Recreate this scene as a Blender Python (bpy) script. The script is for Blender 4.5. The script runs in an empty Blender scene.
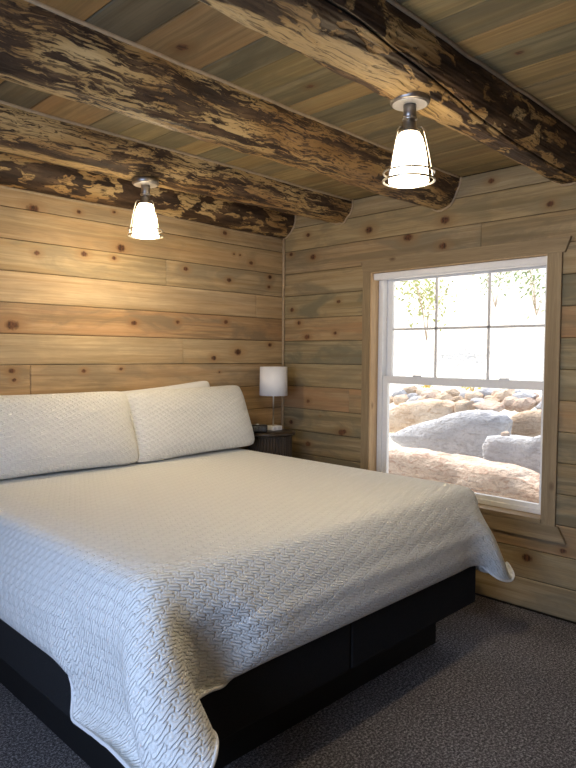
import bpy, bmesh, math, random
import numpy as np
from mathutils import Vector, Matrix, noise

random.seed(7); np.random.seed(7)
scene = bpy.context.scene
COL = scene.collection
PI = math.pi

# ------------------------------------------------------------------ camera
def cam_axes(yaw, pitch, roll):
    f = Vector((math.sin(yaw)*math.cos(pitch), math.cos(yaw)*math.cos(pitch), math.sin(pitch)))
    r = Vector((math.cos(yaw), -math.sin(yaw), 0)); u = r.cross(f)
    return (r*math.cos(roll)+u*math.sin(roll), -r*math.sin(roll)+u*math.cos(roll), f)
cd = bpy.data.cameras.new('camera'); cam = bpy.data.objects.new('camera', cd); COL.objects.link(cam)
r_, u_, f_ = cam_axes(7.90243085e-01, -4.67347786e-02, 7.71799893e-03)
cam.matrix_world = Matrix(((r_.x, u_.x, -f_.x, -3.68229), (r_.y, u_.y, -f_.y, -3.70616), (r_.z, u_.z, -f_.z, 1.52271), (0, 0, 0, 1)))
cd.sensor_fit = 'VERTICAL'; cd.sensor_height = 24; cd.sensor_width = 18; cd.lens = 635.8336*24/768
cd.clip_start = .02; cd.clip_end = 300
scene.camera = cam

# ------------------------------------------------------------------ exposure, sky, sun
vs = scene.view_settings
vs.view_transform = 'Standard'; vs.look = 'None'; vs.gamma = 1; vs.use_curve_mapping = False
scene.display_settings.display_device = 'sRGB'
vs.exposure = 0.16
W = bpy.data.worlds.new('sky'); scene.world = W; W.use_nodes = True
nt = W.node_tree; nt.nodes.clear()
out = nt.nodes.new('ShaderNodeOutputWorld'); bg = nt.nodes.new('ShaderNodeBackground')
sky = nt.nodes.new('ShaderNodeTexSky'); sky.sky_type = 'NISHITA'; sky.sun_disc = False
sky.sun_elevation = math.radians(52); sky.sun_rotation = math.radians(25); sky.dust_density = 1.5
bg.inputs[1].default_value = 0.33
hz = nt.nodes.new('ShaderNodeMix'); hz.data_type = 'RGBA'; hz.inputs[0].default_value = .45; hz.inputs[7].default_value = (4.6, 4.6, 4.7, 1)
nt.links.new(sky.outputs[0], hz.inputs[6]); nt.links.new(hz.outputs[2], bg.inputs[0]); nt.links.new(bg.outputs[0], out.inputs[0])
sd = bpy.data.lights.new('sun', 'SUN'); sun = bpy.data.objects.new('sun', sd); COL.objects.link(sun)
sd.energy = 7.6; sd.angle = math.radians(.6); sd.color = (1, .95, .86)
sun.rotation_euler = Vector((-.17, -.66, -.80)).to_track_quat('-Z', 'Y').to_euler()
sun.location = (6, 8, 9)
def portal(name, loc, direction, sx, sy):
    d = bpy.data.lights.new(name, 'AREA'); d.shape = 'RECTANGLE'; d.size = sx; d.size_y = sy
    o = bpy.data.objects.new(name, d); COL.objects.link(o); o.location = loc
    o.rotation_euler = Vector(direction).to_track_quat('-Z', 'Z').to_euler()
    return o
# daylight of the second window of the room, on the wall left of the camera
dl = portal('window_daylight', (-4.86, -2.75, 1.45), (1, 0, -.0), 1.7, 1.5)
dl.data.energy = 92; dl.data.color = (.44, .62, 1.0)
dl2 = portal('sky_portal', (.22, -1.525, 1.33), (-1, 0, 0), 1.25, 1.5)
dl2.data.cycles.is_portal = True

# ------------------------------------------------------------------ helpers
def link(o, parent=None):
    COL.objects.link(o)
    if parent is not None: o.parent = parent
    return o
def tag(o, label=None, cat=None, group=None, kind=None):
    if label: o['label'] = label
    if cat: o['category'] = cat
    if group: o['group'] = group
    if kind: o['kind'] = kind
    return o
def empty(name, loc=(0, 0, 0)):
    o = bpy.data.objects.new(name, None); o.location = loc; o.empty_display_size = .1
    return link(o)
def obj(name, bm, mat, parent=None, smooth=False, mats=None):
    me = bpy.data.meshes.new(name)
    bmesh.ops.recalc_face_normals(bm, faces=bm.faces)
    bm.to_mesh(me); bm.free()
    for m in (mats or [mat]): me.materials.append(m)
    if smooth: me.polygons.foreach_set('use_smooth', [True]*len(me.polygons))
    return link(bpy.data.objects.new(name, me), parent)
def box(bm, x0, x1, y0, y1, z0, z1, bev=0, seg=2):
    r = bmesh.ops.create_cube(bm, size=1)
    for v in r['verts']:
        v.co = Vector(((x0+x1)/2+v.co.x*(x1-x0), (y0+y1)/2+v.co.y*(y1-y0), (z0+z1)/2+v.co.z*(z1-z0)))
    if bev:
        es = list({e for v in r['verts'] for e in v.link_edges})
        bmesh.ops.bevel(bm, geom=es, offset=bev, segments=seg, affect='EDGES', profile=.6)
def lathe(bm, prof, n=48, c=(0, 0, 0), cap=False):
    rings = []
    for r, z in prof:
        rings.append([bm.verts.new((c[0]+r*math.cos(2*PI*i/n), c[1]+r*math.sin(2*PI*i/n), c[2]+z)) for i in range(n)])
    for a, b in zip(rings, rings[1:]):
        for i in range(n): bm.faces.new((a[i], a[(i+1) % n], b[(i+1) % n], b[i]))
    if cap:
        bm.faces.new(rings[0][::-1]); bm.faces.new(rings[-1])
def tube(bm, pts, r, n=10, closed=False):
    pts = [Vector(p) for p in pts]; N = len(pts); rings = []; prev = None
    for i, p in enumerate(pts):
        a = pts[(i-1) % N] if (closed or i > 0) else p
        b = pts[(i+1) % N] if (closed or i < N-1) else p
        t = (b-a).normalized()
        if prev is None:
            up = Vector((0, 0, 1)) if abs(t.z) < .9 else Vector((1, 0, 0))
            nrm = (up-t*up.dot(t)).normalized()
        else: nrm = (prev-t*prev.dot(t)).normalized()
        prev = nrm; bi = t.cross(nrm)
        rings.append([bm.verts.new(p+(nrm*math.cos(2*PI*k/n)+bi*math.sin(2*PI*k/n))*r) for k in range(n)])
    M = N if closed else N-1
    for i in range(M):
        a = rings[i]; b = rings[(i+1) % N]
        for k in range(n): bm.faces.new((a[k], a[(k+1) % n], b[(k+1) % n], b[k]))
    if not closed:
        bm.faces.new(rings[0][::-1]); bm.faces.new(rings[-1])

# ------------------------------------------------------------------ materials
class Mat:
    def __init__(s, name, rough=.6, spec=.5):
        s.m = bpy.data.materials.new(name); s.m.use_nodes = True
        s.t = s.m.node_tree; s.b = s.t.nodes['Principled BSDF']
        s.b.inputs['Roughness'].default_value = rough
        s.b.inputs['Specular IOR Level'].default_value = spec
    def n(s, typ, **kw):
        nd = s.t.nodes.new(typ)
        for k, v in kw.items(): setattr(nd, k, v)
        return nd
    def l(s, a, b): s.t.links.new(a, b); return s
    def val(s, x, sock):
        if isinstance(x, (int, float)): sock.default_value = x
        elif isinstance(x, tuple): sock.default_value = x if len(x) == 4 or sock.type == 'VECTOR' else (*x, 1)
        else: s.l(x, sock)
    def math(s, op, a, b=0., c=0., clamp=False):
        nd = s.n('ShaderNodeMath', operation=op, use_clamp=clamp)
        for i, x in enumerate((a, b, c)): s.val(x, nd.inputs[i])
        return nd.outputs[0]
    def coord(s, kind='Object'): return s.n('ShaderNodeTexCoord').outputs[kind]
    def attr(s, name, o='Fac'): return s.n('ShaderNodeAttribute', attribute_name=name).outputs[o]
    def scale(s, v, sc, rot=(0, 0, 0), loc=(0, 0, 0)):
        nd = s.n('ShaderNodeMapping'); s.l(v, nd.inputs[0])
        nd.inputs['Scale'].default_value = sc; nd.inputs['Rotation'].default_value = rot; nd.inputs['Location'].default_value = loc
        return nd.outputs[0]
    def noise(s, v, scale=1., detail=4., rough=.5, dist=0., o='Fac'):
        nd = s.n('ShaderNodeTexNoise'); s.l(v, nd.inputs['Vector'])
        nd.inputs['Scale'].default_value = scale; nd.inputs['Detail'].default_value = detail
        nd.inputs['Roughness'].default_value = rough; nd.inputs['Distortion'].default_value = dist
        return nd.outputs[o]
    def ramp(s, f, stops, interp='LINEAR'):
        nd = s.n('ShaderNodeValToRGB'); s.l(f, nd.inputs[0]); cr = nd.color_ramp; cr.interpolation = interp
        while len(cr.elements) > 1: cr.elements.remove(cr.elements[-1])
        for i, (p, c) in enumerate(stops):
            e = cr.elements[0] if i == 0 else cr.elements.new(p)
            e.position = p; c = (c, c, c) if isinstance(c, (int, float)) else c
            e.color = (*c, 1)
        return nd.outputs[0]
    def mix(s, f, a, b, mode='MIX'):
        nd = s.n('ShaderNodeMix', data_type='RGBA', blend_type=mode)
        s.val(f, nd.inputs[0]); s.val(a, nd.inputs[6]); s.val(b, nd.inputs[7])
        return nd.outputs[2]
    def color(s, c): s.val(c, s.b.inputs['Base Color']); return s
    def bump(s, h, dist=.002, strength=1.):
        nd = s.n('ShaderNodeBump'); s.l(h, nd.inputs['Height'])
        nd.inputs['Distance'].default_value = dist; nd.inputs['Strength'].default_value = strength
        s.l(nd.outputs[0], s.b.inputs['Normal']); return s

def simple(name, col, rough=.5, metal=0., spec=.5, nscale=60, amt=.08, bump=.0004):
    M = Mat(name, rough, spec); M.b.inputs['Metallic'].default_value = metal
    f = M.noise(M.coord(), nscale, 3)
    M.color(M.mix(M.ramp(f, [(.3, 0.), (.7, 1.)]), tuple(c*(1-amt) for c in col), tuple(min(1, c*(1+amt)) for c in col)))
    if bump: M.bump(f, bump)
    return M.m

def board_material():
    M = Mat('pine_boards', .6, .25)
    gc = M.attr('gc', 'Vector'); tint = M.attr('tint', 'Color'); kd = M.attr('knot'); pk = M.attr('pink'); st = M.attr('stain')
    kr = M.attr('red')
    broad = M.noise(M.scale(gc, (1.1, 7, 1)), 1, 4, .55, .6)
    ring = M.noise(M.scale(gc, (.9, 30, 1)), 1, 6, .66, .45)
    fine = M.noise(M.scale(gc, (9, 220, 1)), 1, 3, .6)
    blotch = M.noise(M.scale(gc, (2.2, 6, 1), loc=(9, 3, 1)), 1, 5, .6, .8)
    c = M.mix(M.ramp(ring, [(.38, 0.), (.60, 1.)]), M.mix(1., tint, (.70, .63, .52), 'MULTIPLY'), M.mix(1., tint, (1.12, 1.1, 1.06), 'MULTIPLY'))
    c = M.mix(M.ramp(broad, [(.35, .0), (.7, .55)]), c, M.mix(1., tint, (1.05, .88, .68), 'MULTIPLY'))
    c = M.mix(M.math('MULTIPLY', M.ramp(blotch, [(.45, 0.), (.60, 1.)]), st, clamp=True), c, M.mix(1., tint, (.55, .57, .58), 'MULTIPLY'))
    pf = M.math('MULTIPLY', M.ramp(M.noise(M.scale(gc, (.9, 9, 1), loc=(4, 8, 2)), 1, 4, .5, .5), [(.46, 0.), (.60, 1.)]), pk, clamp=True)
    c = M.mix(pf, c, M.mix(1., tint, (1.04, .80, .66), 'MULTIPLY'))
    c = M.mix(M.ramp(fine, [(.35, .18), (.6, 0.)]), c, (.12, .07, .03))
    stk = M.noise(M.scale(gc, (.7, 20, 1), loc=(2, 7, 5)), 1, 5, .6, .5)
    c = M.mix(M.math('MULTIPLY', M.ramp(stk, [(.52, 0.), (.62, .85)]), st, clamp=True), c, M.mix(1., tint, (.50, .47, .42), 'MULTIPLY'))
    # knots: dark core, ring, reddish halo
    kn = M.math('ADD', kd, M.math('MULTIPLY', M.math('SUBTRACT', M.noise(M.scale(gc, (60, 60, 1)), 1, 4), .5), .9))
    c = M.mix(M.ramp(M.math('DIVIDE', kn, 4.), [(.0, .85), (.38, .55), (.85, .0)]), c, M.mix(1., tint, (.66, .50, .36), 'MULTIPLY'))
    c = M.mix(M.ramp(M.math('DIVIDE', kn, 4.), [(.17, 1.), (.32, 0.)]), c, M.mix(M.ramp(M.noise(M.scale(gc, (90, 90, 1)), 1, 3), [(.35, 0.), (.65, 1.)]), (.035, .016, .008), (.15, .058, .022)))
    M.color(c)
    M.bump(M.math('ADD', M.math('MULTIPLY', ring, .6), M.math('MULTIPLY', fine, .35)), .0016, .6)
    return M.m
MB = board_material()

def simple_wood(name, c1, c2, axis=0, rough=.55):
    M = Mat(name, rough, .3)
    sc = [26, 26, 26]; sc[axis] = 1.2
    f = M.noise(M.scale(M.coord(), tuple(sc)), 1, 5, .6, .5)
    sc2 = [300, 300, 300]; sc2[axis] = 12
    g = M.noise(M.scale(M.coord(), tuple(sc2)), 1, 2)
    kn = M.n('ShaderNodeTexVoronoi'); kn.inputs['Scale'].default_value = 1
    sc3 = [6, 6, 6]; sc3[axis] = 3.2
    M.l(M.scale(M.coord(), tuple(sc3)), kn.inputs['Vector'])
    c = M.mix(M.ramp(f, [(.33, 0.), (.66, 1.)]), c1, c2)
    c = M.mix(M.ramp(g, [(.35, .22), (.6, 0.)]), c, (.1, .06, .03))
    c = M.mix(M.ramp(kn.outputs['Distance'], [(.05, .9), (.13, 0.)]), c, (.08, .035, .015))
    M.color(c); M.bump(f, .001, .4)
    return M.m
M_TRIM = simple_wood('pine_trim', (.22, .155, .082), (.34, .25, .14), 2)
M_TRIMH = simple_wood('pine_trim_level', (.22, .155, .082), (.34, .25, .14), 1)
M_JAMB = simple_wood('clear_pine_jamb', (.50, .33, .17), (.62, .43, .24), 2)

def log_material(name, mode, seed):
    # mode 0: streaky hewn log with bark remnants along the grain; mode 1: blotchy, draw-knife scallops
    M = Mat(name, .62, .3)
    co = M.scale(M.coord(), (1, 1, 1), loc=(seed*3.1, seed*1.7, seed*.9))
    wob = M.noise(co, 3.2, 3, .5, o='Color')
    cw = M.n('ShaderNodeVectorMath', operation='MULTIPLY_ADD'); M.l(wob, cw.inputs[0]); cw.inputs[1].default_value = (.22, .09, .09); M.l(co, cw.inputs[2])
    cw = cw.outputs[0]
    if mode == 0:
        big = M.noise(M.scale(cw, (1.5, 11, 11)), 1, 7, .70, .5)
        streak = M.noise(M.scale(cw, (4.5, 46, 46)), 1, 6, .70, .7)
        spots = M.noise(M.scale(cw, (22, 70, 70)), 1, 4, .6, .4)
    else:
        big = M.noise(M.scale(cw, (5.5, 15, 15)), 1, 4, .5, .6)
        streak = M.noise(M.scale(cw, (6, 20, 20)), 1, 5, .6, .8)
        spots = M.noise(M.scale(cw, (26, 60, 60)), 1, 4, .6, .4)
    tone = M.noise(M.scale(co, (1.7, 5, 5), loc=(7, 1, 3)), 1, 4, .5, .4)
    base = M.ramp(tone, [(.30, (.21, .11, .045)), (.44, (.40, .235, .09)), (.56, (.54, .36, .155)), (.72, (.62, .44, .22))])
    dark = M.ramp(M.noise(M.scale(co, (5, 22, 22), loc=(1, 5, 2)), 1, 4), [(.35, (.026, .014, .009)), (.55, (.085, .048, .026)), (.72, (.19, .115, .06))])
    if mode == 0:
        f = M.math('ADD', M.math('MULTIPLY', big, .55), M.math('MULTIPLY', streak, .45))
        fac = M.ramp(f, [(.488, 0.), (.512, 1.)])
    else:
        f = M.math('ADD', M.math('MULTIPLY', big, .75), M.math('MULTIPLY', streak, .25))
        fac = M.ramp(f, [(.445, 0.), (.475, 1.)])
    # pale worked faces where the knife went deepest
    pale = M.attr('pale')
    fac = M.math('MULTIPLY', fac, M.math('SUBTRACT', 1., pale), clamp=True)
    c = M.mix(fac, base, dark)
    c = M.mix(M.math('MULTIPLY', M.ramp(spots, [(.58, 0.), (.63, 1.)]), .8), c, (.03, .014, .008))
    c = M.mix(M.math('MULTIPLY', pale, .7), c, (.60, .42, .20))
    c = M.mix(1., c, (.86, .85, .80), 'MULTIPLY')
    lines = M.noise(M.scale(cw, (2.0, 120, 120)), 1, 3, .6, .3)
    c = M.mix(M.ramp(lines, [(.38, .75), (.47, 0.)]), c, (.05, .026, .012))
    c = M.mix(M.attr('crack'), c, (.006, .004, .003))
    M.color(c)
    h = M.math('ADD', M.math('MULTIPLY', fac, .5), M.math('MULTIPLY', M.math('SUBTRACT', 1., streak), .7))
    M.bump(h, .010, .7)
    return M.m

def carpet_material():
    M = Mat('carpet_pile', .95, .1); co = M.coord()
    a = M.noise(co, 95, 4, .9); b = M.noise(co, 260, 2, .6); big = M.noise(co, 2.2, 3)
    c = M.ramp(a, [(.40, (.035, .029, .027)), (.48, (.14, .115, .108)), (.54, (.36, .32, .30)), (.60, (.90, .84, .80))])
    c = M.mix(M.ramp(b, [(.4, .35), (.55, 0.)]), c, (.035, .028, .026))
    c = M.mix(M.ramp(big, [(.35, .22), (.65, 0.)]), c, (.03, .023, .020))
    M.color(c); M.b.inputs['Sheen Weight'].default_value = .15
    M.bump(M.math('ADD', a, b), .010, 1.)
    return M.m

def quilt_material(name, col, P=.042, Q=.046, dist=.0048, warm=0):
    M = Mat(name, .85, .15); uv = M.n('ShaderNodeUVMap').outputs[0]
    nz = M.noise(uv, 16, 2, .5, o='Color')
    w = M.n('ShaderNodeVectorMath', operation='MULTIPLY_ADD'); M.l(nz, w.inputs[0]); w.inputs[1].default_value = (.016, .016, 0); M.l(uv, w.inputs[2])
    sp = M.n('ShaderNodeSeparateXYZ'); M.l(w.outputs[0], sp.inputs[0]); u, v = sp.outputs[0], sp.outputs[1]
    U1 = M.math('MULTIPLY', M.math('ADD', u, v), 2*PI/P); V1 = M.math('MULTIPLY', M.math('SUBTRACT', v, M.math('MULTIPLY', u, .35)), 2*PI/Q)
    f = M.math('ADD', M.math('SINE', M.math('ADD', U1, M.math('MULTIPLY', M.math('SINE', V1), 1.5))), M.math('MULTIPLY', M.math('SINE', M.math('ADD', V1, M.math('MULTIPLY', M.math('SINE', U1), 1.4))), .75))
    h = M.math('SUBTRACT', 1., M.math('EXPONENT', M.math('MULTIPLY', M.math('MULTIPLY', f, f), -3.2)))
    weave = M.noise(M.scale(uv, (900, 900, 1)), 1, 2)
    M.color(M.mix(M.ramp(h, [(0., .55), (.5, 0.)]), col, tuple(c*.86 for c in col)))  # stitch grooves darkened in the base colour to imitate crevice shade
    M.bump(M.math('ADD', h, M.math('MULTIPLY', weave, .03)), dist, 1.)
    M.b.inputs['Sheen Weight'].default_value = .1
    return M.m

def rock_material(name, c1, c2, c3, sc=1.0):
    M = Mat(name, .9, .15); co = M.coord()
    a = M.noise(co, 1.6*sc, 6, .6, .6); b = M.noise(M.scale(co, (3, 3, 9)), 2.2*sc, 5, .6, 1.2); s = M.noise(co, 38, 4, .6)
    c = M.mix(M.ramp(a, [(.38, 0.), (.62, 1.)]), c1, c2)
    c = M.mix(M.ramp(b, [(.48, 0.), (.62, .8)]), c, c3)
    c = M.mix(M.ramp(s, [(.34, .35), (.48, 0.)]), c, tuple(x*.5 for x in c1))
    M.color(c); M.bump(M.math('ADD', M.math('MULTIPLY', b, .6), M.math('MULTIPLY', s, .3)), .06, 1.)
    return M.m

M_VINYL = simple('white_vinyl', (.78, .77, .76), .35, amt=.02, bump=0)
M_MUNTIN = simple('grille_bar', (.62, .60, .58), .4, amt=.02, bump=0)
M_BLACK = simple('black_fabric', (.018, .018, .019), .9, spec=.25, nscale=500, amt=.4, bump=.0006)
M_PLINTH = simple('black_plinth', (.006, .006, .0065), .6, nscale=300, amt=.3)
M_CHROME = simple('brushed_metal', (.55, .52, .48), .28, metal=1., nscale=90, amt=.1, bump=0)
M_DARKMET = simple('dark_nickel', (.34, .31, .28), .38, metal=1., nscale=90, amt=.1, bump=0)
M_BEAD = simple('chinking_bead', (.36, .26, .155), .7, nscale=40, amt=.12)
M_CLAY = simple('white_cotton', (.82, .81, .79), .9, spec=.1, nscale=700, amt=.03, bump=.0004)

def glass():
    m = bpy.data.materials.new('clear_glass'); m.use_nodes = True; t = m.node_tree; t.nodes.clear()
    o = t.nodes.new('ShaderNodeOutputMaterial'); mx = t.nodes.new('ShaderNodeMixShader'); mx.inputs[0].default_value = .05
    tr = t.nodes.new('ShaderNodeBsdfTransparent'); g = t.nodes.new('ShaderNodeBsdfGlossy'); g.inputs['Roughness'].default_value = .02
    t.links.new(tr.outputs[0], mx.inputs[1]); t.links.new(g.outputs[0], mx.inputs[2]); t.links.new(mx.outputs[0], o.inputs[0])
    return m
M_GLASS = glass()

# ------------------------------------------------------------------ boarded surfaces
class Boards:
    """one mesh made of many boards; f(a, b, d) maps along/across/depth to the room"""
    def __init__(s, f, knots=(), cell=.011):
        s.f = f; s.k = knots; s.cell = cell; s.V = []; s.F = []; s.gc = []; s.tint = []; s.kn = []; s.pk = []; s.st = []; s.n = 0
    def add(s, a0, a1, b0, b1, tint, pink=0., stain=.6, cell=None, seed=None, gap=.0045):
        cell = cell or s.cell; rs = np.random.RandomState(int(seed if seed is not None else (abs(a0)*977+abs(b0)*3571+5)) % 99991)
        na = max(2, int((a1-a0)/cell)); nb = max(3, int((b1-b0)/cell))
        A = np.concatenate([[a0+.0005, a0+.0035], np.linspace(a0+.009, a1-.008, na), [a1-.0035, a1-.0005]])
        Bq = np.concatenate([[b0+.0012, b0+gap], np.linspace(b0+gap+.004, b1-gap-.004, nb), [b1-gap, b1-.0012]])
        D = np.zeros((len(A), len(Bq))); D[[0, -1], :] = -.0058; D[:, [0, -1]] = -.0058
        AA, BB = np.meshgrid(A, Bq, indexing='ij')
        cup = (rs.rand()-.5)*.0012
        D = D+cup
        kd = np.full(AA.shape, 4.); warp = np.zeros(AA.shape)
        off = rs.rand(2)*50
        for (ka, kb, ks) in s.k:
            if ka < a0-.1 or ka > a1+.1 or kb < b0-.05 or kb > b1+.05: continue
            inside = b0 <= kb <= b1 and a0 <= ka <= a1
            if not inside: continue
            ra = .0165*ks*1.25; rb = .0145*ks
            dx = (AA-ka)/ra; dy = (BB-kb)/rb; d = np.sqrt(dx*dx+dy*dy)
            kd = np.minimum(kd, d)
            warp += -np.sign(dy)*rb*1.1*np.exp(-np.abs(dy)/2.4)*np.exp(-(dx/2.8)**2)*(1-np.exp(-np.abs(dy)*2))
        P = s.f(AA.ravel(), BB.ravel(), D.ravel()); s.V.append(P)
        g = np.stack([AA.ravel()+off[0], (BB+warp).ravel()+off[1], np.full(AA.size, rs.rand()*40)], 1); s.gc.append(g)
        s.tint.append(np.tile(np.array([*tint, 1.]), (AA.size, 1))); s.kn.append(kd.ravel())
        s.pk.append(np.full(AA.size, pink)); s.st.append(np.full(AA.size, stain))
        n0, n1 = AA.shape; idx = np.arange(n0*n1).reshape(n0, n1)+s.n
        s.F.append(np.stack([idx[:-1, :-1].ravel(), idx[1:, :-1].ravel(), idx[1:, 1:].ravel(), idx[:-1, 1:].ravel()], 1))
        s.n += AA.size
    def core(s, boxes, dark=(.03, .02, .012)):
        for (x0, x1, y0, y1, z0, z1) in boxes:
            P = np.array([[x, y, z] for x in (x0, x1) for y in (y0, y1) for z in (z0, z1)], float); b = s.n
            s.V.append(P); s.F.append(np.array([[0, 1, 3, 2], [4, 6, 7, 5], [0, 4, 5, 1], [2, 3, 7, 6], [0, 2, 6, 4], [1, 5, 7, 3]])+b)
            s.gc.append(P.copy()); s.tint.append(np.tile(np.array([*dark, 1.]), (8, 1))); s.kn.append(np.full(8, 4.)); s.pk.append(np.zeros(8)); s.st.append(np.zeros(8)); s.n += 8
    def build(s, name, flip=False, mat=None):
        V = np.concatenate(s.V); F = np.concatenate(s.F)
        if flip: F = F[:, ::-1]
        me = bpy.data.meshes.new(name)
        me.vertices.add(len(V)); me.vertices.foreach_set('co', V.ravel().astype(np.float32))
        me.loops.add(F.size); me.loops.foreach_set('vertex_index', F.ravel().astype(np.int32))
        me.polygons.add(len(F)); me.polygons.foreach_set('loop_start', np.arange(0, F.size, 4, dtype=np.int32)); me.polygons.foreach_set('loop_total', np.full(len(F), 4, np.int32))
        for nm, ty, key, arr in (('gc', 'FLOAT_VECTOR', 'vector', s.gc), ('tint', 'FLOAT_COLOR', 'color', s.tint), ('knot', 'FLOAT', 'value', s.kn), ('pink', 'FLOAT', 'value', s.pk), ('stain', 'FLOAT', 'value', s.st)):
            at = me.attributes.new(nm, ty, 'POINT'); at.data.foreach_set(key, np.concatenate(arr).ravel().astype(np.float32))
        me.update(calc_edges=True); me.validate(); me.materials.append(mat or MB)
        o = link(bpy.data.objects.new(name, me)); o['kind'] = 'structure'
        return o

LV = lambda k: (13.05-k)*.18
CEIL = 2.657
X0, Y0 = -4.72, -5.3                    # left wall and the wall behind the camera
rows = []
for k in range(-2, 14):
    z1 = min(LV(k), CEIL); z0 = max(LV(k+1), 0.)
    if z1-z0 > .01: rows.append((k, z0, z1))
WARM = (.50, .345, .165)
def vary(c, a, rs): 
    q = 1+(rs.rand()-.5)*a; w = (rs.rand()-.5)*.10
    return (c[0]*q*(1+w*.3), c[1]*q, c[2]*q*(1-w))

# back wall
BK = [(-2.067, 2.360, 1.6), (-1.78, 2.388, .8), (-1.54, 2.427, .6), (-1.491, 2.204, 1.6), (-2.046, 2.106, .9), (-1.749, 2.135, 1.1), (-1.542, 2.133, .8), (-.975, 2.12, 1), (-.579, 2.077, 1), (-.154, 2.138, 1.1), (-.164, 2.058, .8), (-.619, 2.421, 1), (-.358, 2.228, .9), (-2.197, 1.678, 1.8), (-1.396, 1.722, 1), (-1.043, 1.743, .8), (-.607, 1.761, 1), (-.487, 1.537, 1.6), (-.721, 1.491, 1.1), (-.149, 1.596, 1), (-1.755, 1.408, .8), (-1.495, 1.418, .7), (-.668, 1.386, .5), (-2.2, 1.414, 1), (-2.189, 1.362, .7), (-.471, 2.276, .5), (-.531, 2.277, .5), (-.2, 1.30, 1.2), (-.4, 1.02, 1.), (-3.1, 2.2, 1.3), (-3.4, 1.6, 1.2), (-2.9, 1.2, 1)]
BT = {-2: ((.44, .31, .15), 0, .5, [-3.2]), -1: ((.46, .33, .165), .1, .5, [-3.5]), 0: ((.50, .36, .18), .35, .5, [-2.9]), 1: ((.50, .37, .19), .0, .7, [-1.139]),
      2: ((.54, .39, .20), .05, .25, [-.298, -3.3]), 3: ((.50, .33, .165), .75, .95, [-2.7]), 4: ((.55, .40, .20), .0, .3, [-1.0]), 5: ((.52, .36, .175), .3, .7, [-2.093]), 6: ((.48, .33, .16), .5, .6, [-.565])}
bw = Boards(lambda a, b, d: np.stack([a, -d*1.0-0*a, b], 1), BK)
bw.f = lambda a, b, d: np.stack([a, -d-.0, b], 1)
for k, z0, z1 in rows:
    rs = np.random.RandomState(100+k)
    t, pk, st, J = BT.get(k, (vary(WARM, .2, rs), .2, .6, [-.6-rs.rand()*2.5]))
    e = sorted([X0]+J+[0.])
    for i, (a, b) in enumerate(zip(e, e[1:])): bw.add(a, b, z0, z1, vary((t[0]*.90, t[1]*.94, t[2]*1.12), .07, rs), pk*(1 if i % 2 == 0 else .6), st, seed=k*13+i*7+40)
bw.f = None
bw.core([(X0-.2, .0, .006, .22, -.1, CEIL+.1)])
bw.build('wall_back')

# right wall with its window opening
RK = [(-.267, 2.458, 1), (-.323, 2.281, 1.4), (-.082, 2.338-.012, 1), (-.866, 2.419, 1.6), (-1.201, 2.325, 1.7), (-1.122, 2.166-.012, 1), (-.924, 2.15, .8), (-.098, 1.88, 1.1), (-.588, 1.922, .9), (-.557, 1.686, .8), (-.178, 1.773, 1.1), (-.267, 1.66, 1.3), (-.284, 1.154, .9), (-.413, 1.044, .4), (-.097, .972, 1.1), (-.627, .935, 1.5), (-.66, .945, 1.1), (-.288, .812, 1.3), (-1.8, 2.595, 1), (-2.167, 2.397, 1.1), (-1.484, 2.403, 1.6), (-1.473, 2.236, 1.4), (-2.086, .315, 1.5), (-2.296, .405, 1), (-1.7, .2, 1.1), (-1.3, .3, 1)]
GREY = (.42, .325, .19)
RT = {-2: ((.42, .325, .19), 0, .4, []), -1: ((.43, .33, .19), 0, .6, []), 0: ((.44, .33, .19), .25, .8, [-1.741]), 1: (GREY, .1, .9, [-.95]), 2: ((.40, .32, .19), 0, 1., [-2.5]), 3: ((.44, .31, .175), .95, .6, []), 4: ((.38, .31, .185), 0, 1., [-2.6]),
      5: ((.42, .33, .19), 0, .5, []), 6: ((.44, .31, .175), .8, .5, [-.698]), 7: (GREY, 0, 1, []), 8: (GREY, 0, 1, []), 9: (GREY, .0, 1, []), 10: ((.44, .31, .175), .5, .6, []), 11: (GREY, .1, .6, []), 12: ((.46, .35, .20), .0, .5, []), 13: (GREY, 0, .5, [])}
OY0, OY1, OZ0, OZ1 = -2.175, -.895, .565, 2.115     # opening
rw = Boards(None, [(-y, z, s) for y, z, s in RK])
rw.f = lambda a, b, d: np.stack([-d*-1.0*-1.0+0*a, -a, b], 1)
for k, z0, z1 in rows:
    rs = np.random.RandomState(300+k)
    t, pk, st, J = RT.get(k, (vary(GREY, .2, rs), .2, .6, []))
    e = sorted([0.]+[-j for j in J]+[-Y0])
    segs = list(zip(e, e[1:]))
    for i, (a, b) in enumerate(segs):
        tt = vary((t[0]*.80, t[1]*.83, t[2]*.86), .12, rs)
        parts = [(a, b, z0, z1)]
        if z1 > OZ0 and z0 < OZ1:
            parts = []
            if a < -OY1: parts.append((a, min(b, -OY1), z0, z1))
            if b > -OY0: parts.append((max(a, -OY0), b, z0, z1))
            if z0 < OZ0: parts.append((max(a, -OY1), min(b, -OY0), z0, OZ0))
            if z1 > OZ1: parts.append((max(a, -OY1), min(b, -OY0), OZ1, z1))
        for q in parts:
            if q[1]-q[0] > .03 and q[3]-q[2] > .012: rw.add(*q, tt, pk, st, seed=k*17+i*5+900+int(q[0]*10))
rw.core([(.006, .2, OY1, .22, -.1, CEIL+.1), (.006, .2, Y0-.2, OY0, -.1, CEIL+.1), (.006, .2, OY0, OY1, -.1, OZ0), (.006, .2, OY0, OY1, OZ1, CEIL+.1)])
rw.build('wall_right')

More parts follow.
